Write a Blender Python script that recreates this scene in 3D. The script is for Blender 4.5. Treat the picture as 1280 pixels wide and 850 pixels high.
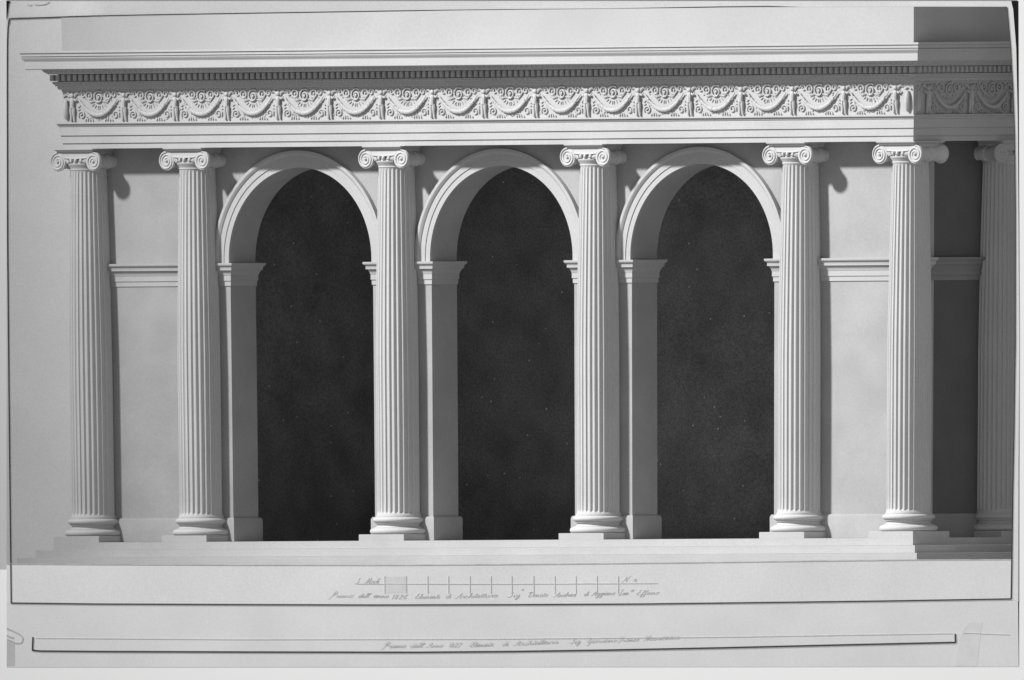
import bpy, bmesh, math, random
from mathutils import Vector, Matrix
from mathutils.geometry import tessellate_polygon
random.seed(7)
sc = bpy.context.scene
for o in list(bpy.data.objects): bpy.data.objects.remove(o, do_unlink=True)

# ---------------------------------------------------------------- camera
PX = 0.01                                   # one drawing unit in metres
TH = math.radians(39.0)                     # the elevation is seen 39 degrees from the right
CS, SN = math.cos(TH), math.sin(TH)
R = Vector((CS, SN, 0)); V = Vector((-SN, CS, 0)); Z = Vector((0, 0, 1))
ROLL = 0.0065
CR = (R*math.cos(ROLL) - Z*math.sin(ROLL)); CU = (Z*math.cos(ROLL) + R*math.sin(ROLL))
CEN = R*(-4.97) + Z*2.5
cam_d = bpy.data.cameras.new('camera'); cam = bpy.data.objects.new('camera', cam_d)
sc.collection.objects.link(cam); sc.camera = cam
cam_d.type = 'ORTHO'; cam_d.ortho_scale = 12.8; cam_d.clip_end = 500; cam_d.clip_start = 0.1
m3 = Matrix((CR, CU, -V)).transposed()
cam.matrix_world = Matrix.Translation(CEN - V*45) @ m3.to_4x4()
sc.render.resolution_x = 1024; sc.render.resolution_y = 680

# ---------------------------------------------------------------- world, lamps, exposure
w = bpy.data.worlds.new('World'); sc.world = w; w.use_nodes = True
w.node_tree.nodes['Background'].inputs[0].default_value = (1, 1, 1, 1)
w.node_tree.nodes['Background'].inputs[1].default_value = 0.32
sc.view_settings.view_transform = 'Standard'; sc.view_settings.look = 'None'
sc.view_settings.exposure = 0; sc.view_settings.gamma = 1

LD = Vector((0.75, 1.0, -1.03)).normalized()            # direction the key light travels
aim = R*(1.0) + Z*1.8
key_d = bpy.data.lights.new('key_lamp', 'SPOT'); key = bpy.data.objects.new('key_lamp', key_d)
sc.collection.objects.link(key)
KD = 75.0
key.location = aim - LD*KD
key.rotation_euler = LD.to_track_quat('-Z', 'Y').to_euler()
key_d.energy = 465000; key_d.shadow_soft_size = 2.6
key_d.spot_size = math.radians(27); key_d.spot_blend = 1.0
fil_d = bpy.data.lights.new('fill_lamp', 'AREA'); fil = bpy.data.objects.new('fill_lamp', fil_d)
sc.collection.objects.link(fil)
fil.location = R*3.5 - V*26 + Z*1.0
fil.rotation_euler = (R*(-3.0) + V*2 + Z*2.0 - fil.location).to_track_quat('-Z', 'Y').to_euler()
fil_d.shape = 'SQUARE'; fil_d.size = 10; fil_d.energy = 900

# ---------------------------------------------------------------- materials
def mat(name, v, var=0.05, scale=1.5, rough=0.9, fine=0.03, specks=None, stain=0.0):
    m = bpy.data.materials.new(name); m.use_nodes = True
    nt = m.node_tree; N = nt.nodes; L = nt.links
    b = N['Principled BSDF']; b.inputs['Roughness'].default_value = rough
    b.inputs['Specular IOR Level'].default_value = 0.15
    g = N.new('ShaderNodeNewGeometry')
    def noise(s, det, lo, hi):
        n = N.new('ShaderNodeTexNoise'); n.inputs['Scale'].default_value = s; n.inputs['Detail'].default_value = det
        L.new(g.outputs['Position'], n.inputs['Vector'])
        r = N.new('ShaderNodeMapRange'); r.inputs[1].default_value = 0.3; r.inputs[2].default_value = 0.7
        r.inputs[3].default_value = lo; r.inputs[4].default_value = hi
        L.new(n.outputs['Fac'], r.inputs[0]); return r.outputs[0]
    def mul(a, c):
        q = N.new('ShaderNodeMath'); q.operation = 'MULTIPLY'
        L.new(a, q.inputs[0])
        if isinstance(c, float): q.inputs[1].default_value = c
        else: L.new(c, q.inputs[1])
        return q.outputs[0]
    x = mul(noise(scale, 6, 1-var, 1+var), noise(38, 3, 1-fine, 1+fine))
    if stain: x = mul(x, noise(0.55, 3, 1-stain, 1+stain*0.4))
    x = mul(x, v)
    if specks:
        vo = N.new('ShaderNodeTexVoronoi'); vo.inputs['Scale'].default_value = specks[0]
        L.new(g.outputs['Position'], vo.inputs['Vector'])
        lt = N.new('ShaderNodeMath'); lt.operation = 'LESS_THAN'; lt.inputs[1].default_value = specks[1]
        L.new(vo.outputs['Distance'], lt.inputs[0])
        ad = N.new('ShaderNodeMath'); ad.operation = 'MULTIPLY_ADD'; ad.inputs[1].default_value = specks[2]
        L.new(lt.outputs[0], ad.inputs[0]); L.new(x, ad.inputs[2]); x = ad.outputs[0]
    cc = N.new('ShaderNodeCombineColor')
    for i in range(3): L.new(x, cc.inputs[i])
    L.new(cc.outputs[0], b.inputs['Base Color'])
    return m
M_STONE = mat('pale_stone', 0.40, 0.05, 1.2, fine=0.05)
M_COL = mat('column_stone', 0.45, 0.04, 1.2, fine=0.05)
M_ATTIC = mat('attic_stone', 0.35, 0.04, 0.9, fine=0.04)
M_WALL = mat('wall_stone', 0.33, 0.09, 1.5, fine=0.05)
M_SHADE = mat('shade_toned_stone', 0.11, 0.06, 2.5, fine=0.07)  # return wall stone, darkened to carry the shade of the recess
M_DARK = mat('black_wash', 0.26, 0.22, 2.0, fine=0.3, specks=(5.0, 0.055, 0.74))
M_PAPER = mat('drawing_paper', 0.81, 0.03, 1.3, fine=0.045, stain=0.05)
M_PAPER2 = mat('under_paper', 0.79, 0.03, 1.6, fine=0.03, stain=0.05)
M_BOARD = mat('white_board', 0.98, 0.0, 1.0, fine=0.0)
M_INK = mat('black_ink', 0.06, 0.2, 3)
M_GREYINK = mat('faded_ink', 0.54, 0.25, 6)
M_FAINT = mat('faint_ink', 0.66, 0.1, 4)
M_WASH = mat('grey_wash', 0.56, 0.05, 4)
M_BLACK = mat('black_gap', 0.012, 0.1, 2)

# ---------------------------------------------------------------- helpers
WARP = []
def W(x, y, Y): return Vector((x*PX, y*PX, (675.0 - Y)*PX))
class MB:
    def __init__(s): s.v = []; s.f = []
    def add(s, vs, fs):
        n = len(s.v); s.v += [Vector(a) for a in vs]; s.f += [[i+n for i in f] for f in fs]
    def stack(s, rect, prof, caps=True):
        x0, x1, y0, y1 = rect; vs = []; fs = []
        for t, Y in prof:
            vs += [W(x0-t, y0-t, Y), W(x1+t, y0-t, Y), W(x1+t, y1+t, Y), W(x0-t, y1+t, Y)]
        for k in range(len(prof)-1):
            for i in range(4):
                j = (i+1) % 4; fs.append([4*k+i, 4*k+j, 4*k+4+j, 4*k+4+i])
        if caps:
            fs.append([0, 1, 2, 3]); n = 4*(len(prof)-1); fs.append([n, n+1, n+2, n+3])
        s.add(vs, fs)
    def box(s, x0, x1, y0, y1, Y0, Y1): s.stack((x0, x1, y0, y1), [(0, Y0), (0, Y1)])
    def lathe(s, cx, cy, prof, n=48, tf=None):
        vs = []; fs = []
        for r, Y in prof:
            for i in range(n):
                a = 2*math.pi*i/n; vs.append(W(cx+r*math.cos(a), cy+r*math.sin(a), Y))
        for k in range(len(prof)-1):
            for i in range(n):
                j = (i+1) % n; fs.append([n*k+i, n*k+j, n*k+n+j, n*k+n+i])
        fs.append(list(range(n))); fs.append([n*(len(prof)-1)+i for i in range(n)])
        s.add(vs, fs)
    def tube(s, pts, rad, n=8, closed=False):
        pts = [Vector(p) for p in pts]; m = len(pts)
        if not hasattr(rad, '__len__'): rad = [rad]*m
        vs = []; fs = []; up = None
        for k in range(m):
            a = pts[(k-1) % m] if (closed or k) else pts[0]; b = pts[(k+1) % m] if (closed or k < m-1) else pts[-1]
            t = (b-a)
            t = t.normalized() if t.length > 1e-9 else Vector((0, 0, 1))
            if up is None:
                up = Vector((0, 1, 0)) if abs(t.y) < 0.8 else Vector((1, 0, 0))
            u = (up - t*up.dot(t)).normalized(); w_ = t.cross(u); up = u
            for i in range(n):
                q = 2*math.pi*i/n; vs.append(pts[k] + (u*math.cos(q) + w_*math.sin(q))*rad[k]*PX)
        mm = m if closed else m-1
        for k in range(mm):
            k2 = (k+1) % m
            for i in range(n):
                j = (i+1) % n; fs.append([n*k+i, n*k+j, n*k2+j, n*k2+i])
        if not closed: fs.append(list(range(n))); fs.append([n*(m-1)+i for i in range(n)])
        s.add(vs, fs)
    def ball(s, c, rx, ry, rz, A=None, nu=10, nv=6):
        A = A or (Vector((1, 0, 0)), Vector((0, 1, 0)), Vector((0, 0, 1)))
        vs = [c + A[2]*rz*PX]; fs = []
        for j in range(1, nv):
            p = math.pi*j/nv
            for i in range(nu):
                q = 2*math.pi*i/nu
                vs.append(c + (A[0]*rx*math.sin(p)*math.cos(q) + A[1]*ry*math.sin(p)*math.sin(q) + A[2]*rz*math.cos(p))*PX)
        vs.append(c - A[2]*rz*PX); L_ = len(vs)-1
        for i in range(nu): fs.append([0, 1+i, 1+(i+1) % nu])
        for j in range(nv-2):
            for i in range(nu):
                a = 1+j*nu+i; b = 1+j*nu+(i+1) % nu; fs.append([a, b, b+nu, a+nu])
        for i in range(nu): fs.append([L_, L_-nu+i, L_-nu+(i+1) % nu])
        s.add(vs, fs)
    def build(s, name, m, parent=None, org=None, smooth=35, warp=True, label=None, normals=True):
        org = Vector(org) if org is not None else (sum(s.v, Vector())/len(s.v))
        me = bpy.data.meshes.new(name)
        me.from_pydata([tuple(v) for v in s.v], [], s.f)
        if normals:
            bm = bmesh.new(); bm.from_mesh(me); bmesh.ops.recalc_face_normals(bm, faces=bm.faces); bm.to_mesh(me); bm.free()
        if warp:
            for v in me.vertices: v.co = warp_pt(v.co)
        for v in me.vertices: v.co -= org
        me.materials.append(m)
        if smooth:
            for p in me.polygons: p.use_smooth = True
            me.set_sharp_from_angle(angle=math.radians(smooth))
        o = bpy.data.objects.new(name, me); sc.collection.objects.link(o)
        if parent is not None:
            o.parent = parent; o.location = org - world_loc(parent)
        else: o.location = org
        if label: o['label'] = label
        return o
def world_loc(o):
    p = Vector(o.location)
    while o.parent: o = o.parent; p += Vector(o.location)
    return p
def warp_pt(p):
    """the building as drawn is very slightly taller to the right and wider at the top"""
    X = 1137 + p.dot(R)/PX; Y = 675 - p.z/PX
    X = min(max(X, -200), 1500)
    dx = (Y-425)*(-2e-5*(X-640) - 0.0015)
    dy = -(X-640)*(0.001 - 6.7e-6*(Y-425))
    return p + R*(dx*PX) - Z*(dy*PX)
def thing(name, label, cat, loc, group=None):
    o = bpy.data.objects.new(name, None); sc.collection.objects.link(o); o.location = loc
    o.empty_display_size = 0.2; o['label'] = label; o['category'] = cat
    if group: o['group'] = group
    return o

# ================================================================ THE BUILDING
B = thing('portico_building', 'pale classical portico with three tall arches and fluted Ionic columns under a carved frieze', 'building', (-6.6, 0.2, -0.29))
XL = -1338.0; XR = 22.0; YF = -22.0; YB = 235.0
COLX = [-1316, -1142, -823, -500, -176, 0]
D = 11.0; WT = 50.0
# steps
for k, (t, a, b) in enumerate([(0, 675, 684.3), (16.5, 684.5, 693.8), (33, 694, 715)]):
    m = MB(); m.stack((-1316-36.5, 36.5, -36.5, YB), [(t, a), (t, b)]); m.build('step', M_STONE, B, label=['top step, on which the columns stand', 'middle step', 'bottom step'][k])

# front wall with three round arches
OPEN = [(-1100, -871), (-777, -548), (-455.5, -226.5)]
YC = 321.5; RI = 114.5
def front_wall():
    out = [(-1305.0, 675.0)]
    for a, b in OPEN:
        c = (a+b)/2
        out += [(a, 675.0), (a, YC)]
        for i in range(1, 64):
            q = math.pi - math.pi*i/64; out.append((c + RI*math.cos(q), YC - RI*math.sin(q)))
        out += [(b, YC), (b, 675.0)]
    out += [(-11.0, 675.0), (-11.0, 181.05), (-1305.0, 181.05)]
    n = len(out); m = MB()
    vs = [W(x, D, Y) for x, Y in out] + [W(x, D+WT, Y) for x, Y in out]
    fs = [[i, (i+1) % n, n+(i+1) % n, n+i] for i in range(n)]
    tris = [list(t) for t in tessellate_polygon([[Vector((x, Y, 0)) for x, Y in out]])]
    m.add(vs, fs + tris + [[n+i for i in t] for t in tris])
    return m
wall = front_wall().build('arcade_wall', M_WALL, B, smooth=20)
wall.data.materials.append(M_SHADE)
m = MB(); m.box(-61, -11, D+WT+0.1, YB-2, 181.05, 675.0); m.build('return_wall', M_SHADE, B)
# dark bays behind the arches: shallow rooms washed black
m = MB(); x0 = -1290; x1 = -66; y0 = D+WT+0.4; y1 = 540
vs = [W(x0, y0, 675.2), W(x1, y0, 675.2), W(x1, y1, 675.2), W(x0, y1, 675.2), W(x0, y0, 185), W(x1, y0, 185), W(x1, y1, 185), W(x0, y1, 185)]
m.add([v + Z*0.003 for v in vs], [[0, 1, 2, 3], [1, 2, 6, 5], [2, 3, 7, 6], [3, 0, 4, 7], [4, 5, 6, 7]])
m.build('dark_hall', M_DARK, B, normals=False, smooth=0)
# imposts and base courses round each pier
M_SIDE = mat('stone_with_side_shade', 0.21, 0.06, 1.5, fine=0.05)  # darker copy of the stone, with the side's shade in its colour
PIERS = [(-1305, -1100, D, D+WT), (-871, -777, D, D+WT), (-548, -455.5, D, D+WT), (-226.5, -11, D, 50), (-61, -11.15, 45, YB-4)]
for k, (x0, x1, y0, y1) in enumerate(PIERS):
    m = MB(); m.stack((x0, x1, y0, y1), [(-2, 325.9), (9.3, 326), (9.3, 328), (8.6, 329.3), (7, 330.4), (6.6, 331), (6.6, 335), (4.8, 335.2), (4.2, 337), (3, 339), (2.6, 341.3), (2.2, 341.5), (2.2, 348.2), (1.2, 348.5), (1.2, 354.5), (-2, 354.7)])
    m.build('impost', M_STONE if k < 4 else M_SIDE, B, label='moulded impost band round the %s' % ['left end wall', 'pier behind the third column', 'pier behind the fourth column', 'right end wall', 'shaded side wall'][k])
    m = MB(); m.stack((x0, x1, y0, y1), [(-2, 645), (2.4, 645.2), (3.8, 648), (3.8, 674.8)])
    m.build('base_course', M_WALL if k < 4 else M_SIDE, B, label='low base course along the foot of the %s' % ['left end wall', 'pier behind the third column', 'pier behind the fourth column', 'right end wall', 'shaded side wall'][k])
# archivolts
for k, (a, b) in enumerate(OPEN):
    c = (a+b)/2; m = MB()
    prof = [(114.5, -0.5), (114.5, 3), (121.5, 3), (121.9, 4), (129, 4), (129.5, 5), (131.5, 6.5), (132.5, 7), (136, 7), (136, -0.5)]
    st = [(0, None, -1)] + [(math.pi - math.pi*i/72, None, 0) for i in range(73)] + [(0, None, 1)]
    vs = []; fs = []; np_ = len(prof)
    for q, _, e in st:
        for r, p in prof:
            if e == 0: x = c + r*math.cos(q); Y = YC - r*math.sin(q)
            else: x = c + r*e; Y = 326.2
            vs.append(W(x, D-p, Y))
    for i in range(len(st)-1):
        for j in range(np_-1): fs.append([i*np_+j, i*np_+j+1, (i+1)*np_+j+1, (i+1)*np_+j])
    fs.append(list(range(np_))); fs.append([(len(st)-1)*np_+j for j in range(np_)])
    m.add(vs, fs); m.build('archivolt', M_STONE, B, smooth=25, label='moulded round archivolt of the %s arch' % ['left', 'middle', 'right'][k])

# entablature
m = MB(); m.stack((XL, XR, YF, YB), [(7.2, 148), (7.2, 149.8), (5.2, 150.4), (4.6, 152.8), (3.6, 153.5), (3.6, 164.3), (2.0, 164.6), (2.0, 174), (0.4, 174.3), (0.4, 181)])
m.build('architrave', M_STONE, B)
m = MB(); m.stack((XL, XR, YF, YB), [(0, 107.5), (0, 147.98)])
FR = m.build('frieze', M_STONE, B)
m = MB(); m.stack((XL, XR, YF, YB), [(38.5, 57.9), (38.5, 60.6), (37, 60.9), (36.9, 64.6), (35, 65.4), (36.3, 66.5), (35.6, 68.2), (34, 69.8), (33.4, 71.2), (33.2, 71.6), (33.2, 80.6), (31.5, 81.6), (31.3, 80.7), (18.5, 80.7), (18, 82), (16.5, 84.6), (13.5, 86.6), (12.6, 87.4), (4.0, 87.6), (4.0, 96.5), (9.0, 96.8), (9.0, 98.2), (8.0, 100.2), (6.8, 100.5), (6.8, 102), (4.8, 102.6), (4.2, 105), (2, 106.6), (0.9, 107.2), (0.8, 109.5)])
CO = m.build('cornice', M_STONE, B, smooth=25)
# attic wall above
m = MB(); st = [(XL, 16.5), (-1000, 14.0), (-700, 12.3), (-400, 12.2), (-150, 13), (XR, 13.5)]
vs = []; fs = []
for x, y in st: vs += [W(x, YF, 57.9), W(x, YF, y), W(x, YB, y if x < XR else 15.2), W(x, YB, 57.9)]
for i in range(len(st)-1):
    for j in range(4): k2 = (j+1) % 4; fs.append([4*i+j, 4*i+k2, 4*i+4+k2, 4*i+4+j])
fs += [[0, 1, 2, 3], [4*len(st)-4+i for i in range(4)]]
m.add(vs, fs); m.build('attic_wall', M_ATTIC, B, smooth=10)

# dentils, egg moulding
def FP(u, d, Y): return W(u, YF-d, Y)            # on the front face, d = relief
def SP(u, d, Y): return W(XR+d, u, Y)            # on the right side face
m = MB()
n = 151; step = (XR+11 - (XL-11))/n
for i in range(n):
    a = XL-11 + i*step; m.box(a+0.1, a+step*0.52, YF-11.4, YF-3.8, 88.2, 95.8)
i = 0; y = YF-11.4+step*1.0
while y < YB:
    m.box(XR+3.8, XR+11.4, y, y+step*0.52, 88.2, 95.8); y += step
m.build('dentil_row', M_STONE, CO, smooth=0)
m = MB(); n = 165; step = (XR+16 - (XL-16))/n
for i in range(n):
    m.ball(FP(XL-15+i*step+3, 15.6, 84.0), 2.9, 2.2, 2.5, nu=6, nv=4)
y = YF-12
while y < YB: m.ball(SP(y, 15.6, 84.0), 2.2, 2.9, 2.5, nu=6, nv=4); y += step
step = 6.2; i = 0
while XL-4+i*step < XR+4:
    m.ball(FP(XL-3+i*step, 3.4, 104.6), 2.4, 1.5, 2.3, nu=6, nv=4); m.ball(FP(XL-6+i*step, 8.6, 99.3), 2.0, 1.2, 0.9, nu=6, nv=4); i += 1
y = YF-3
while y < YB: m.ball(SP(y, 3.4, 104.6), 1.5, 2.4, 2.3, nu=6, nv=4); m.ball(SP(y, 8.6, 99.3), 1.2, 2.0, .9, nu=6, nv=4); y += step
m.build('egg_moulding', M_STONE, CO)

# carved frieze
def low(m, T, k=0.78):
    """press a carving down into low relief against its face of the frieze"""
    for v in m.v:
        if T is SP: v.x = XR*PX + (v.x-XR*PX)*(k+0.3)
        else: v.y = YF*PX + (v.y-YF*PX)*k
    return m
def spiral(T, uc, Yc, r0, r1, turns, a0, sgn, d, n=26):
    return [T(uc + sgn*(r0+(r1-r0)*i/n)*math.cos(a0+2*math.pi*turns*i/n), d, Yc - (r0+(r1-r0)*i/n)*math.sin(a0+2*math.pi*turns*i/n)) for i in range(n+1)]
def garland(T, uc, w_=31.0):
    m = MB(); n = 34; pts = []; rr = []
    for i in range(n+1):
        s_ = -1 + 2*i/n
        Y = 118.5 + 20.5*(1-abs(s_)**2.1)
        pts.append(T(uc + w_*s_, 3.2, Y))
        rr.append((0.9 + 1.7*(1-s_*s_)**0.8)*(1 + 0.16*math.sin(i*2.4) + random.uniform(-.08, .08)))
    m.tube(pts, rr, 9)
    for i in range(22):                                        # leaves and fruit along the swag
        s_ = random.uniform(-.85, .85); Y = 118.5 + 20.5*(1-abs(s_)**2.1)
        m.ball(T(uc+w_*s_, 4.4, Y+random.uniform(-1.6, 1.6)), 1.2, 1.2, 1.2, nu=6, nv=4)
    return m
def rosette(T, uc):
    m = MB()
    m.tube(spiral(T, uc+0.5, 117, 8.5, 1.2, 1.7, 0.9, 1, 2.2), [1.15]*22+[0.9]*5, 7)
    m.ball(T(uc+0.5, 2, 117), 2, 2, 2, nu=8, nv=5)
    for s_ in (-1, 1):
        m.tube([T(uc+s_*15+4.6*math.cos(a*math.pi/7), 1.6, 114.5+4.6*math.sin(a*math.pi/7)) for a in range(14)], 1.2, 6, closed=True)
        m.ball(T(uc+s_*15, 1.2, 114.5), 1.8, 1.8, 1.8, nu=6, nv=4)
        m.tube(spiral(T, uc+s_*25, 113.5, 4.4, 1.0, 1.2, 0.3, s_, 1.4, 14), 1.0, 6)
        m.tube([T(uc+s_*(8+i*1.6), 1.4, 121+3.2*math.sin(i/2.2)-i*0.6) for i in range(10)], 1.0, 6)
        for k in range(5):
            a = 0.15 + k*0.33
            m.tube([T(uc+s_*r*math.cos(a), 0.9, 118+r*math.sin(a)*0.85) for r in (11, 13.5, 16)], [0.9, 0.8, 0.3], 5)
        for k in range(4):
            a = 0.5 + k*0.42
            m.tube([T(uc+s_*(6+3*k+r*math.cos(a)), 1.0, 121-k*0.4+r*math.sin(a)) for r in (0, 2.3, 4.6)], [1.0, 0.9, 0.3], 5)
    return m
def acanthus(T, uc, s_):
    m = MB()
    if True:
        m.tube(spiral(T, uc+s_*27, 139, 5.6, 1.0, 1.4, -0.4, s_, 1.4, 18), 1.1, 6)
        for k in range(4):
            a = 2.3 - k*0.5
            m.tube([T(uc+s_*(22-4.2*k) + r*math.cos(a)*s_, 1.2, 146-r*math.sin(a)) for r in (0, 2, 3.9)], [1.2, 1.0, 0.3], 5)
        for k in range(3):
            m.tube([T(uc+s_*(33-r*0.6), 1.2, 129+4*k-r*0.35) for r in (0, 3, 6)], [0.9, 0.8, 0.3], 5)
    return m
def foliage(T, uc):
    m = MB()                                               # fine low leaf carving that fills the ground of the frieze
    for k in range(26):
        u = random.uniform(-36, 36); s_ = u/31.0
        Yg = 118.5 + 20.5*(1-min(1, abs(s_))**2.1)
        Y = random.choice([random.uniform(112, Yg-6) if Yg > 120 else 114, random.uniform(min(Yg+5, 144), 146)])
        a = random.uniform(0.2, 2.9); l = random.uniform(1.8, 3.4)
        m.tube([T(uc+u, 0.3, Y), T(uc+u+l*0.5*math.cos(a), 0.9, Y-l*0.5*math.sin(a)-0.3), T(uc+u+l*math.cos(a), 0.3, Y-l*math.sin(a))], [0.35, 0.85, 0.3], 5)
    return m
def figure(T, uc):
    m = MB()
    m.ball(T(uc, 3.4, 114.5), 3.0, 3.0, 3.3, nu=9, nv=6)
    m.tube([T(uc, 2.6, 117), T(uc, 3, 119), T(uc+0.3, 3.4, 122.5), T(uc, 3.4, 126.5), T(uc-0.2, 3.2, 130)], [1.7, 3.2, 3.5, 3.0, 3.5], 8)
    for s_ in (-1, 1):
        m.tube([T(uc+s_*1.6, 3.0, 129.5), T(uc+s_*2.2, 3.4, 134), T(uc+s_*2.0, 2.8, 139), T(uc+s_*2.3, 2.6, 143.5), T(uc+s_*2.8, 3, 146.6)], [2.5, 2.3, 1.8, 1.6, 1.3], 7)
        m.tube([T(uc+s_*2.8, 2.8, 119.2), T(uc+s_*5.6, 3.2, 120.5), T(uc+s_*8.6, 3.0, 117.5)], [1.7, 1.4, 1.1], 6)
        m.tube([T(uc+s_*2.0, 1.6, 117.5), T(uc+s_*4.6, 1.4, 112.6), T(uc+s_*8.4, 1.2, 111), T(uc+s_*11.0, 1, 113.4)], [1.3, 1.9, 1.7, 0.5], 6)
    return m
NAMES = ['first', 'second', 'third', 'fourth', 'fifth', 'sixth', 'seventh', 'eighth', 'ninth', 'tenth', 'eleventh', 'twelfth', 'thirteenth', 'fourteenth', 'fifteenth', 'sixteenth']
for T, c0, n, per in ((FP, -1280.0, 16, 82.25), (SP, 46.0, 2, 84.0)):
    for k in range(n):
        uc = c0 + k*per
        low(garland(T, uc), T).build('garland', M_STONE, FR)
        low(rosette(T, uc), T).build('rosette', M_STONE, FR)
        low(foliage(T, uc), T).build('leaf_carving', M_STONE, FR)
        for s_ in (-1, 1): low(acanthus(T, uc, s_), T).build('acanthus_scroll', M_STONE, FR)
        low(figure(T, uc-per/2), T).build('figure', M_STONE, FR)
    if T is FP: low(figure(T, c0+(n-0.5)*per), T).build('figure', M_STONE, FR)
    else: low(figure(T, c0+(n-0.5)*per), T).build('figure', M_STONE, FR)
for T, u in ((FP, XL+7), (FP, XR-7.5), (lambda a, d, Y: SP(a, d*0.35, Y), YF+9)):
    m = MB(); m.tube([T(u, 1.5, 118), T(u, 2.2, 121), T(u, 2.6, 128), T(u, 2.6, 136), T(u, 2, 142), T(u, 1.5, 144)], [1.5, 2.7, 3.6, 3.8, 2.6, 1.4], 9)
    m.tube([T(u-5, 1, 116), T(u, 1.4, 113), T(u+5, 1, 116)], 1.2, 6)
    m.build('torch', M_STONE, FR)

# ---------------------------------------------------------------- columns
def rad_at(Y):
    if Y > 455: return 28.0
    s_ = (455-Y)/(455-207.0); return 28.0 - 5.2*s_**1.35
def shaft(cx, cy):
    m = MB(); nf = 28; sub = 10
    ys = [207.5, 209, 210.2, 211.5, 213] + [213+(640-213)*i/26 for i in range(1, 26)] + [638, 640, 641.2, 642, 643, 645]
    vs = []; fs = []; n = nf*sub
    for Y in ys:
        r0 = rad_at(Y)
        if Y > 641: r0 += (Y-641)*0.35
        if Y < 209: r0 += 0.5
        dep = 1.0
        if Y < 213: dep = max(0, (Y-209)/4)**0.5
        if Y > 638: dep = max(0, (641.2-Y)/3.2)**0.5
        for i in range(nf):
            for j in range(sub):
                fr = j/sub
                a = 2*math.pi*(i+fr)/nf
                g = 0.0
                if fr >= 0.2:
                    q = (fr-0.2)/0.8; g = 2.1*math.sqrt(max(0, 1-(2*q-1)**2))*dep*(r0/28)
                r = r0-g
                vs.append(W(cx+r*math.cos(a), cy+r*math.sin(a), Y))
    for k in range(len(ys)-1):
        for i in range(n):
            j = (i+1) % n; fs.append([n*k+i, n*k+j, n*k+n+j, n*k+n+i])
    fs.append(list(range(n))); fs.append([n*(len(ys)-1)+i for i in range(n)])
    m.add(vs, fs); return m
def base(cx, cy):
    m = MB(); pr = [(26, 643.4), (29.6, 643.6), (29.6, 645.6)]
    for i in range(9): a = math.pi*i/8; pr.append((30.2+3.2*math.sin(a), 649-3.1*math.cos(a)))
    pr += [(30.2, 652.4), (30.2, 653.2)]
    for i in range(7): a = math.pi*i/6; pr.append((30.4-3.2*math.sin(a)+i*0.25, 656-2.5*math.cos(a)+0.0))
    pr += [(32.6, 658.6), (32.6, 659.2)]
    for i in range(9): a = math.pi*i/8; pr.append((33.0+4.0*math.sin(a), 663.3-3.8*math.cos(a)))
    m.lathe(cx, cy, pr, 72); return m
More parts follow.
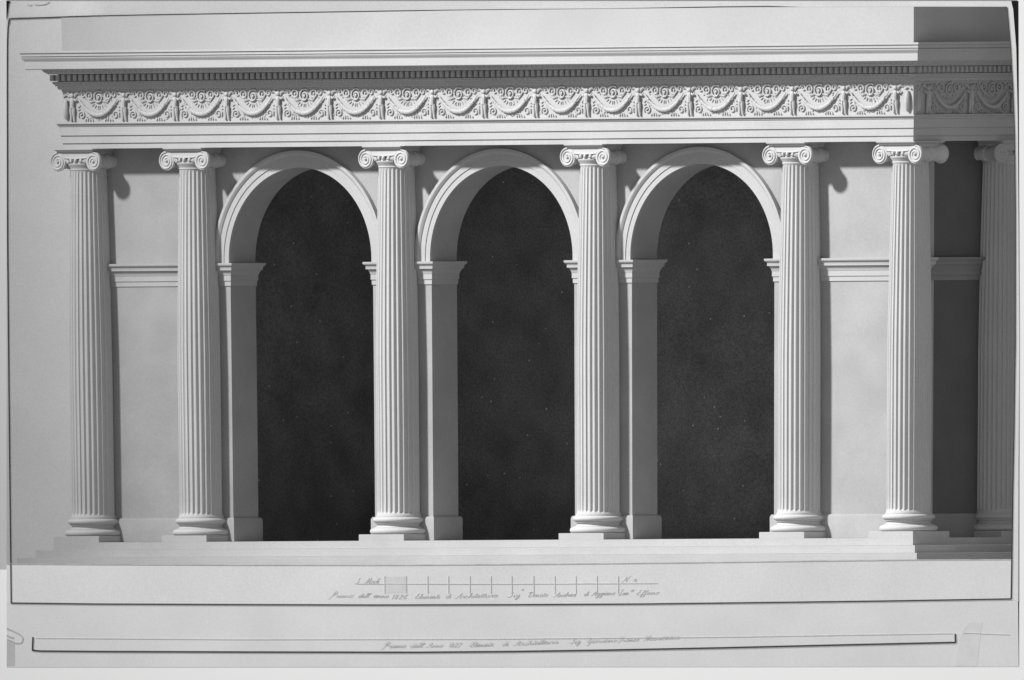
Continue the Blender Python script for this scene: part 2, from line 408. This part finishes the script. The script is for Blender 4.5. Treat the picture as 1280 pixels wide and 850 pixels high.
def capital(cx, cy, side=False):
    m = MB()
    def T(x, f, Y): return W(cx+x, cy-f, Y) if not side else W(cx+f, cy+x, Y)
    # neck ring, echinus with eggs
    m.lathe(cx, cy, [(22, 208.2), (23.7, 207.8), (24.0, 206.8), (23.4, 206.2), (24.2, 204.6), (26, 202.2), (27.2, 200.6), (27.2, 199.6), (25.0, 199.3), (23, 195)], 56)
    for i in range(20):
        a = 2*math.pi*i/20; p = W(cx+25.2*math.cos(a), cy+26.2*math.sin(a), 196.2)
        m.ball(p, 2.3, 2.3, 3.2, nu=7, nv=5)
    # cushion between the volutes
    def tbox(x0, x1, f0, f1, Y0, Y1):
        vs = [T(x, f, Y) for Y in (Y0, Y1) for x, f in ((x0, f0), (x1, f0), (x1, f1), (x0, f1))]
        m.add(vs, [[0, 1, 2, 3], [4, 5, 6, 7], [0, 1, 5, 4], [1, 2, 6, 5], [2, 3, 7, 6], [3, 0, 4, 7]])
    tbox(-28, 28, -24.6, 25.4, 185.2, 192.8)
    for e in (-1, 1):
        ff = 26*e
        m.tube([T(x, ff-1.2*e, 186.2) for x in range(-28, 29, 4)], 1.5, 7)
        m.tube([T(x, ff-0.6*e, 192.2+1.0*(1-(x/20)**2)*1.0) for x in range(-18, 19, 4)], 1.1, 7)
        for x in (-12, -6, 0, 6, 12):                     # carved tongues on the channel
            m.tube([T(x+e*2, ff-1.5*e, 193.5), T(x, ff-1.5*e, 195), T(x-e*2.5, ff-1.5*e, 197.8)], [0.5, 0.9, 0.4], 6)
        for s_ in (-1, 1):
            # half palmette in the corner
            for k in range(3):
                m.tube([T(s_*(18.5-k*2.2), ff-1.5*e, 192+k*1.2), T(s_*(16-k*2.2), ff-1.2*e, 196+k), T(s_*(14.5-k*1.5), ff-1.5*e, 199.5)], [0.7, 1.2, 0.5], 6)
    for s_ in (-1, 1):
        cx_ = 28.4*s_; vs = []; fs = []; n = 30
        prof = [(0, 26), (11.6, 26), (12.1, 25.2), (12.1, 23.4), (11.2, 22), (9.8, 17), (8.6, 11), (8.0, 6), (8.0, 4.2), (9.3, 3.8), (9.6, 0), (9.3, -3.8), (8.0, -4.2), (8.0, -6), (8.6, -11), (9.8, -17), (11.2, -22), (12.1, -23.4), (12.1, -25.2), (11.6, -26), (0, -26)]
        prof = [(max(r, .05), f) for r, f in prof]
        for r, f in prof:
            for i in range(n):
                a = 2*math.pi*i/n; vs.append(T(cx_+r*math.cos(a), f, 197.2-r*math.sin(a)))
        for k in range(len(prof)-1):
            for i in range(n):
                j = (i+1) % n; fs.append([n*k+i, n*k+j, n*k+n+j, n*k+n+i])
        m.add(vs, fs)
        for e in (-1, 1):                                   # spiral fillet on each volute face
            pts = []; rr = []; N_ = 60
            for i in range(N_+1):
                f_ = i/N_; r = 11.2*(1-f_)**0.85 + 1.8*f_
                a = math.pi/2 + 2*math.pi*2.3*f_
                pts.append(T(cx_ - s_*r*math.cos(a-0)*-1 if False else cx_ + s_*r*math.cos(math.pi/2-(a-math.pi/2)), e*26.2, 197.2 - r*math.sin(math.pi/2-(a-math.pi/2))))
                rr.append(1.25*(1-f_)+0.7*f_)
            m.tube(pts, rr, 7)
            m.ball(T(cx_, e*26.4, 197.2), 1.9, 1.9, 1.9, nu=8, nv=6)
    return m
def abacus(cx, cy):
    m = MB(); m.stack((cx-28, cx+28, cy-28, cy+28), [(2.6, 181.06), (2.6, 182.3), (2.0, 182.9), (0.6, 183.8), (0.0, 185.1)]); return m
def plinth(cx, cy):
    m = MB(); m.stack((cx-36.3, cx+36.3, cy-36.3, cy+36.3), [(-.4, 667), (0, 667.4), (0, 674.95)]); return m
CL = ['leftmost column, at the left end of the portico', 'second column from the left, just before the first arch', 'column between the left and middle arches', 'column between the middle and right arches', 'column just right of the last arch', 'corner column at the right end of the lit front']
cols = [(x, 0, False) for x in COLX] + [(0, 176, True)]
CL.append('shaded column on the dark side, cut by the right border')
for (cx, cy, sd), lb in zip(cols, CL):
    c = shaft(cx, cy).build('column', M_COL, B, org=W(cx, cy, 675), smooth=40, label=lb)
    cp = capital(cx, cy, sd).build('capital', M_COL, c, smooth=40)
    abacus(cx, cy).build('abacus', M_STONE, c, smooth=40)
    base(cx, cy).build('base', M_COL, c, smooth=50)
    plinth(cx, cy).build('plinth', M_STONE, c, smooth=20)

# wall and pier reveals keep the wall's own stone
# ================================================================ THE SHEETS
def S(px, py, depth):        # a point on a sheet: measured on the page, at a depth behind the building's corner axis
    if 5 < depth < 12:                                       # margins curl back at left and top, tilted to catch more key light
        a = 135-px
        if a > 0: depth += 0.0052*(a*a/80 if a < 40 else a-20)
        if py < 24: depth += 0.0036*(24-py)
    return CEN + CR*((px-640)*PX) + CU*((425-py)*PX) + V*depth
def slab(poly, depth, th):
    n = len(poly); m = MB(); tr = [list(t) for t in tessellate_polygon([[Vector((x, y, 0)) for x, y in poly]])]
    m.add([S(x, y, depth) for x, y in poly] + [S(x, y, depth+th) for x, y in poly],
          tr + [[n+i for i in t][::-1] for t in tr] + [[i, (i+1) % n, n+(i+1) % n, n+i] for i in range(n)])
    return m
def ribbon(m, pts, wd, depth, th=0.002):
    """an ink stroke with a little body, mitred along its path"""
    if not hasattr(wd, '__len__'): wd = [wd]*len(pts)
    L_ = []; 
    for i, p in enumerate(pts):
        a = pts[max(0, i-1)]; b = pts[min(len(pts)-1, i+1)]
        dx, dy = b[0]-a[0], b[1]-a[1]; l = math.hypot(dx, dy) or 1
        nx, ny = -dy/l*wd[i]/2, dx/l*wd[i]/2
        L_.append(((p[0]+nx, p[1]+ny), (p[0]-nx, p[1]-ny)))
    vs = []
    for a, b in L_: vs += [S(a[0], a[1], depth), S(b[0], b[1], depth), S(a[0], a[1], depth+th), S(b[0], b[1], depth+th)]
    fs = []
    for i in range(len(pts)-1):
        k = 4*i; fs += [[k, k+1, k+5, k+4], [k, k+4, k+6, k+2], [k+1, k+3, k+7, k+5], [k+2, k+6, k+7, k+3]]
    fs += [[0, 1, 3, 2], [4*len(pts)-4, 4*len(pts)-3, 4*len(pts)-1, 4*len(pts)-2]]
    m.add(vs, fs)
FD = -1.25; BD = 10.4
SB = dict(warp=False, smooth=0)
# white mount: a board behind, and the front mount along the right and the bottom
m = slab([(-300, -200), (1500, -200), (1500, 1100), (-300, 1100)], BD+8.2, 0.05)
o = m.build('mounting_board', M_BOARD, None, **SB); o['kind'] = 'structure'
o = slab([(-300, 712), (1269, 712), (1271.5, -40), (1500, -40), (1500, 1100), (-300, 1100)], FD+0.0032, 0.05).build('mounting_board', M_BOARD, None, **SB); o['kind'] = 'structure'

def side_mount():
    m = MB(); ys = [-200, 1.3, 24, 712]; xs = [-300, 8.15]
    e = {8.15: 0, -300: 3.3}                                 # folded back at the outer side so it catches more key light
    m.v = [S(x, y, BD)+V*e[x] for x in xs for y in ys] + [S(x, y, BD)+V*(0.05+e[x]) for x in xs for y in ys]
    m.f = [[j, j+1, 5+j, 4+j] for j in range(3)] + [[8+j, 12+j, 13+j, 9+j] for j in range(3)]
    return m
o = side_mount().build('mounting_board', M_BOARD, None, **SB); o['kind'] = 'structure'

SH = thing('drawing_sheet', 'large pale drawing sheet round the portico, with ruled border and scale bar', 'drawing', S(640, 755, FD))
# back leaf of the sheet (left margin, top margin)
topE = [(8.2, 1.2), (300, 1.2), (700, 1.3), (1100, 1.4), (1300, 1.5)]
def sheet_grid(x0, y0, xs, ys, keep, dep, th):
    m = MB(); idx = {}
    for i, x in enumerate(xs):
        for j, y in enumerate(ys): idx[i, j] = len(m.v); m.v.append(S(x, y, dep))
    for i in range(len(xs)-1):
        for j in range(len(ys)-1):
            if keep((xs[i]+xs[i+1])/2, (ys[j]+ys[j+1])/2): m.f.append([idx[i, j], idx[i+1, j], idx[i+1, j+1], idx[i, j+1]])
    used = sorted({k for f in m.f for k in f}); re_ = {k: n for n, k in enumerate(used)}
    m.v = [m.v[k] for k in used]; m.f = [[re_[k] for k in f] for f in m.f]
    n = len(m.v); m.v += [v + V*th for v in m.v]; m.f += [[n+k for k in f][::-1] for f in m.f]
    return m
GX = [8.2, 20, 40, 60, 80, 95, 100, 105, 110, 115, 120, 125, 130, 135, 400, 700, 1000, 1300]; GY = [1.3, 12, 24, 200, 450, 712]
sheet_grid(0, 0, GX, GY, lambda x, y: x < 135 or y < 24, BD, 0.01).build('back_leaf', M_PAPER, SH, label='curling back leaf of the sheet, left and top margins tilted to catch the light', warp=False, smooth=30)
R_LINE = [(1259, 9), (1261, 30), (1263.5, 60), (1266.3, 110), (1268.4, 170), (1269.3, 260), (1269.2, 430), (1267.6, 540), (1266, 620), (1264.8, 700), (1264, 748.5)]
LINE705 = [(8.2, 704.3), (15, 704.5), (120, 705), (300, 705.8), (500, 706), (700, 704.5), (850, 703), (1000, 701), (1148, 699.3), (1264.8, 698.8)]
LINE755 = [(13.8, 753.8), (120, 755), (300, 755.7), (470, 756.2), (640, 755.8), (800, 755), (950, 753.2), (1100, 751.3), (1264, 748.6)]
right_out = [(1273, 752), (1273.2, 600), (1274, 430), (1273.2, 280), (1272.2, 150), (1270.3, 60), (1266.5, 12), (1264, 1.2)]
front = LINE705 + [(x-0.3, y) for x, y in R_LINE[::-1][2:]] + [(1258, 1.2)] + right_out[::-1] + [(x, y+0.7) for x, y in LINE755[::-1]][0:] + [(8.2, 754.4)]
# top right: x of outer edge runs over the border line
slab(front, FD, 0.001).build('front_margin', M_PAPER, SH, **SB)
m = MB(); ribbon(m, [(10.5, 30), (11.5, 23.3), (13, 23.2), (40, 22.4), (60, 21.9), (80, 21.1), (90, 20.7), (97, 20.5), (104, 20.3), (111, 20.1), (118, 19.9), (126, 19.8), (135, 19.6), (180, 18.7), (270, 17.2), (400, 15.2), (520, 13.3), (580, 12.6), (640, 12), (760, 11.2), (900, 8.6), (960, 8), (1040, 10.3), (1100, 10.4), (1180, 9.6), (1259, 8.6)], 1.35, BD-0.02)
m.build('border_line', M_INK, SH, label='thin ruled ink line along the top of the drawing', **SB)
m = MB(); ribbon(m, [(11.6, 24), (10, 34), (9.2, 55), (9, 110), (9.4, 300), (11.2, 500), (12.6, 640), (13.2, 690), (13.4, 704)], 1.3, BD-0.012)
m.build('border_line', M_INK, SH, label='thin ink line down the left margin', **SB)
m = MB(); ribbon(m, [(13.5, 704.6), (14, 754)], 1.6, FD-0.003); ribbon(m, LINE755, 1.6, FD-0.0032); 
m.build('border_line', M_INK, SH, label='ruled ink line along the bottom of the drawing', **SB)
m = MB(); ribbon(m, R_LINE, [0.8, 0.8, 0.9, 1.0, 1.1, 1.2, 1.2, 1.2, 1.4, 1.7, 1.8], FD-0.003)
m.build('border_line', M_INK, SH, label='ink line down the right margin', **SB)
m = MB(); ribbon(m, [(x, y+0.4) for x, y in LINE705], 0.9, FD-0.003)
m.build('ground_line', M_GREYINK, SH, **SB)
# scale bar
m = MB()
ribbon(m, [(446, 729.6), (640, 729.9), (822, 729)], 0.4, FD-0.003)
for i, x in enumerate([480.5, 507.5, 534.3, 560.2, 587, 613.5, 639.5, 666.8, 693.2, 719.6, 746, 772.5]):
    ribbon(m, [(x, 719.5), (x+0.2, 741.5)], 0.55, FD-0.0034)
SCB = m.build('scale_bar', M_FAINT, SH, **SB)
slab([(481, 720.5), (507, 720.5), (507, 741), (481, 741)], FD-0.001, 0.0008).build('fine_division', mat('faint_wash', 0.72, 0.04, 5, fine=0.05), SCB, label='finely ruled end division of the scale bar', **SB)

# handwriting: a small cursive stroke alphabet (x-height 1, baseline 0)
A_ = {
 'a': (1.0, [[(.8,.8),(.5,1),(.15,.7),(.15,.2),(.45,0),(.75,.4),(.85,1),(.8,.2),(1,.05)]]),
 'b': (.9, [[(0,.2),(.4,1.4),(.45,2),(.25,1.9),(.15,.3),(.4,0),(.75,.3),(.7,.8),(.9,.8)]]),
 'c': (.8, [[(.7,.8),(.45,1),(.1,.6),(.15,.1),(.5,0),(.8,.3)]]),
 'd': (1.0, [[(.75,.8),(.45,1),(.1,.5),(.3,0),(.7,.3),(.95,2),(.8,.3),(1,.05)]]),
 'e': (.8, [[(0,.3),(.5,.55),(.6,.9),(.35,1),(.15,.5),(.35,0),(.8,.3)]]),
 'f': (.7, [[(0,.2),(.4,1.3),(.6,2),(.35,1.8),(.2,.2),(.05,-1),(.3,-.6),(.4,.1),(.7,.3)]]),
 'g': (1.0, [[(.8,.8),(.5,1),(.15,.6),(.3,.05),(.7,.4),(.85,1),(.7,-.6),(.4,-1.1),(.2,-.7),(1,.2)]]),
 'h': (1.0, [[(0,.2),(.45,1.5),(.5,2),(.3,1.8),(.15,0),(.5,.95),(.75,.9),(.75,.1),(1,.2)]]),
 'i': (.5, [[(0,.3),(.25,1),(.2,.1),(.5,.2)],[(.35,1.5),(.42,1.6)]]),
 'l': (.5, [[(0,.2),(.4,1.4),(.45,2),(.25,1.9),(.15,.2),(.5,.2)]]),
 'm': (1.5, [[(0,.3),(.15,1),(.15,0),(.45,.95),(.6,.8),(.6,0),(.95,.95),(1.1,.8),(1.1,.1),(1.5,.2)]]),
 'n': (1.1, [[(0,.3),(.15,1),(.15,0),(.5,.95),(.7,.8),(.7,.1),(1.1,.2)]]),
 'o': (.9, [[(.5,1),(.15,.7),(.15,.2),(.45,0),(.75,.4),(.6,.95),(.9,.85)]]),
 'p': (1.0, [[(0,.3),(.25,1),(.0,-1),(.25,.7),(.6,1),(.75,.5),(.45,0),(1,.2)]]),
 'r': (.8, [[(0,.2),(.2,1.05),(.35,.85),(.6,.9),(.5,.1),(.8,.2)]]),
 's': (.7, [[(0,.2),(.4,1),(.55,.4),(.3,0),(.1,.15),(.7,.2)]]),
 't': (.6, [[(0,.2),(.35,1.7),(.2,.2),(.6,.2)],[(.05,1.2),(.65,1.25)]]),
 'u': (1.1, [[(0,.3),(.15,1),(.15,.2),(.4,0),(.75,.9),(.7,.1),(1.1,.2)]]),
 'v': (.9, [[(0,.6),(.15,1),(.3,0),(.7,.9),(.9,.9)]]),
 'P': (1.3, [[(-.3,-.7),(.1,.4),(.6,2.2)],[(.1,1.6),(.5,2.6),(1.0,2.5),(1.0,1.7),(.35,1.1)]]),
 'E': (1.2, [[(1.0,1.9),(.7,2.1),(.3,1.7),(.6,1.15),(.2,.9),(.05,.3),(.5,0),(1.2,.3)]]),
 'A': (1.4, [[(-.2,.1),(.2,.1),(1.0,2.1),(1.0,.1),(1.4,.2)],[(.3,.9),(1.1,.9)]]),
 'S': (1.1, [[(1.1,1.8),(.8,2.1),(.5,1.7),(.8,.9),(.5,0),(-.1,.1)]]),
 'D': (1.4, [[(.5,2),(.3,.1),(.8,0),(1.3,.8),(1.1,1.8),(.5,2.1),(0,1.6)]]),
 'L': (1.2, [[(.9,2.3),(.5,2.2),(.3,.3),(-.1,.1),(.4,0),(1.2,.1)]]),
 'G': (1.2, [[(1.0,1.8),(.7,2.1),(.2,1.5),(.1,.5),(.5,.1),(.9,.8),(.8,-.6),(.3,-1)]]),
 'F': (1.2, [[(.2,1.9),(1.3,2.1)],[(.8,2),(.4,.0),(0,-.2)],[(.4,1.1),(.9,1.2)]]),
 'M': (1.8, [[(-.1,.1),(.3,.4),(.7,2.1),(.75,.1),(1.35,2.1),(1.35,.1),(1.8,.2)]]),
 'N': (1.5, [[(-.1,.1),(.3,.4),(.6,2.1),(1.0,.1),(1.4,2.2)]]),
 '1': (.6, [[(.1,1.3),(.4,1.8),(.3,0)]]),
 '8': (.9, [[(.6,1.6),(.3,1.8),(.2,1.3),(.6,.8),(.5,0),(.1,.2),(.3,.9),(.7,1.6)]]),
 '2': (.9, [[(.1,1.4),(.4,1.8),(.7,1.4),(.1,0),(.8,.1)]]),
 '6': (.9, [[(.7,1.8),(.2,1),(.1,.3),(.4,0),(.7,.4),(.4,.9),(.15,.5)]]),
 '7': (.8, [[(.1,1.7),(.8,1.8),(.4,.6),(.2,-.4)]]),
 '.': (.4, [[(.1,0),(.2,.08)]]), "'": (.4, [[(.2,1.9),(.1,1.5)]]), ',': (.4, [[(.2,.1),(.05,-.3)]]),
}
def smooth_pts(p, n=3):
    out = []
    for i in range(len(p)-1):
        a = p[max(0, i-1)]; b = p[i]; c = p[i+1]; d = p[min(len(p)-1, i+2)]
        for k in range(n):
            t = k/n
            out.append(tuple(0.5*(2*b[j]+(c[j]-a[j])*t+(2*a[j]-5*b[j]+4*c[j]-d[j])*t*t+(3*b[j]-a[j]-3*c[j]+d[j])*t**3) for j in (0, 1)))
    out.append(p[-1]); return out
def script_line(m, words, h, depth, wd=0.4):
    """words: (text, x0, x1, y0, y1) each fitted between two points of its baseline"""
    for text, x0, x1, y0, y1 in words:
        tot = sum(A_[c][0] for c in text); x = 0
        for c in text:
            wv, st = A_[c]
            for s_ in st:
                pts = []
                for a, b in smooth_pts(s_):
                    t = (x+a)/tot; yy = y0+(y1-y0)*t
                    pts.append((x0+(x1-x0)*t + 0.55*b*h + random.uniform(-.06, .06), yy - b*h))
                wds = [wd*(1.25 if (i and pts[i][1] > pts[i-1][1]) else 0.75) for i in range(len(pts))]
                ribbon(m, pts, wds, depth, 0.001)
            x += wv
m = MB()
script_line(m, [('Premio', 413, 441, 747, 746.6), ("dell'", 447, 462, 747, 747), ('anno', 466, 485, 747, 747), ('1826.', 488, 511, 748.5, 748.2),
    ('Elementi', 518, 549, 748, 747.8), ('di', 556, 563, 747.6, 747.6), ('Architettura.', 569, 623, 747.6, 746), ('Sig', 634, 649, 746.5, 746),
    ('Donato', 659, 684, 746, 745.6), ('Andrea', 692, 719, 746, 745.2), ('di', 729, 735, 744.8, 744.5), ('Aggiano', 739, 768, 744.3, 743.3), ('Lam', 773, 785, 743.8, 743.2), ('Effemo', 795, 823, 743.6, 742.6)], 2.9, FD-0.002)
script_line(m, [('r', 651, 654, 738, 738), ('o', 788, 792, 739.5, 739)], 2.0, FD-0.002)
m.build('caption', M_GREYINK, SH, label='handwritten ink caption dated 1826 under the scale bar', **SB)
m = MB(); script_line(m, [('S', 443, 448, 729.6, 729.6), ('Mod.i'.replace('.', ''), 455, 473, 729.3, 729.3), ('N.', 777, 786, 727.8, 727), ('r.', 791, 797, 727, 727)], 3.4, FD-0.002)
m.build('caption', M_GREYINK, SH, label='small handwritten words at both ends of the scale bar', **SB)

# the sheet beneath, whose bottom margin shows below the drawing
S2 = thing('underlying_sheet', 'second pale sheet showing as a strip below the drawing, with its own heavy bottom line', 'drawing', S(640, 833, FD))
slab([(8.2, 750), (640, 752), (1272.5, 745), (1273.4, 833.2), (700, 833.6), (8.2, 834)], FD+0.0012, 0.0008).build('leaf', M_PAPER2, S2, **SB)
F2 = FD-0.0025
m = MB(); ribbon(m, [(41.2, 796.3), (40.6, 812.6)], 1.9, F2); ribbon(m, [(40, 812.8), (50, 813.8), (120, 814.4), (300, 815), (520, 815.4), (640, 814.4), (760, 812.6), (900, 809.8), (1050, 806.2), (1194, 803)], 1.9, F2-0.0006); ribbon(m, [(1194, 792.3), (1194.4, 803.4)], 1.9, F2)
m.build('border_line', M_INK, S2, **SB)
m = MB(); ribbon(m, [(44, 797.3), (300, 799), (600, 798.5), (900, 796), (1190, 791.5)], 0.4, F2); ribbon(m, [(1204, 791), (1262, 793)], 0.4, F2)
m.build('pencil_line', mat('pencil', 0.71, 0.05, 5), S2, **SB)
m = MB()
script_line(m, [('Premio', 478, 506, 809, 808.2), ("dell'", 511, 529, 808.6, 808), ('Anno', 532, 552, 808, 807.8), ('1827', 559, 574, 808, 807.5), ('Elementi', 586, 615, 807.6, 806.6),
    ('di', 626, 634, 806.4, 806), ('Architettura.', 641, 698, 806, 803), ('Sig', 711, 724, 803.5, 802.8), ('Giordano', 732, 769, 803, 801), ('Franco', 771, 797, 801.4, 800), ('Marianno', 803, 848, 800, 797.5)], 2.7, F2-0.001)
m.build('caption', M_GREYINK, S2, label='handwritten ink caption dated 1827 along the lower sheet', **SB)
# fragment of another wash drawing at the lower left, pale stain at the lower right
m = MB(); ribbon(m, smooth_pts([(8.4, 785.5), (14, 787.6), (22, 791.4), (27, 795), (28, 799), (26, 803), (20, 803.6), (14, 801), (8.4, 799)]), 1.4, F2); ribbon(m, [(8.4, 794), (12, 796), (17, 797)], 1.8, F2)
m.build('scroll_fragment', M_GREYINK, S2, **SB)
slab([(8.6, 801), (18.5, 804.5), (18.5, 832.5), (8.4, 832.5)], FD+0.0004, 0.0006).build('wash_patch', M_WASH, S2, label='grey wash patch in the lower left corner', **SB)
slab([(1211, 778), (1228, 777.5), (1226.5, 785), (1221.5, 832.5), (1194, 832.5), (1199, 800), (1203, 788)], FD+0.0004, 0.0006).build('wash_patch', mat('pale_stain', 0.745, 0.04, 5), S2, label='faint slanting stain near the lower right corner', **SB)
m = MB(); ribbon(m, smooth_pts([(34, 5.8), (38, 7), (40, 5.6)]), 1.2, BD-0.012); ribbon(m, smooth_pts([(43, 5.4), (49, 6.3), (57, 5.2), (62, 2.2)]), 1.1, BD-0.012)
m.build('scroll_fragment', M_GREYINK, SH, label='faint curl of ink at the top left edge', **SB)
# dark gap beside the sheet edges, its shade painted as black strips
GP = thing('edge_gap', 'narrow dark gap painted as black slivers beside the top corners and edges of the sheets', 'gap_shade', S(1270, 60, FD))
slab([(1262, 1), (1273, 1), (1273.6, 150), (1274.2, 430), (1273.8, 832), (1271, 832), (1271, 300), (1268, 60)], FD+0.0024, 0.0004).build('edge_strip', M_BLACK, GP, **SB)
slab([(8, 1.2), (12.5, 1.2), (10.8, 6), (9.8, 14), (8.8, 22), (8, 24)], BD-0.02, 0.005).build('edge_strip', M_BLACK, GP, **SB)
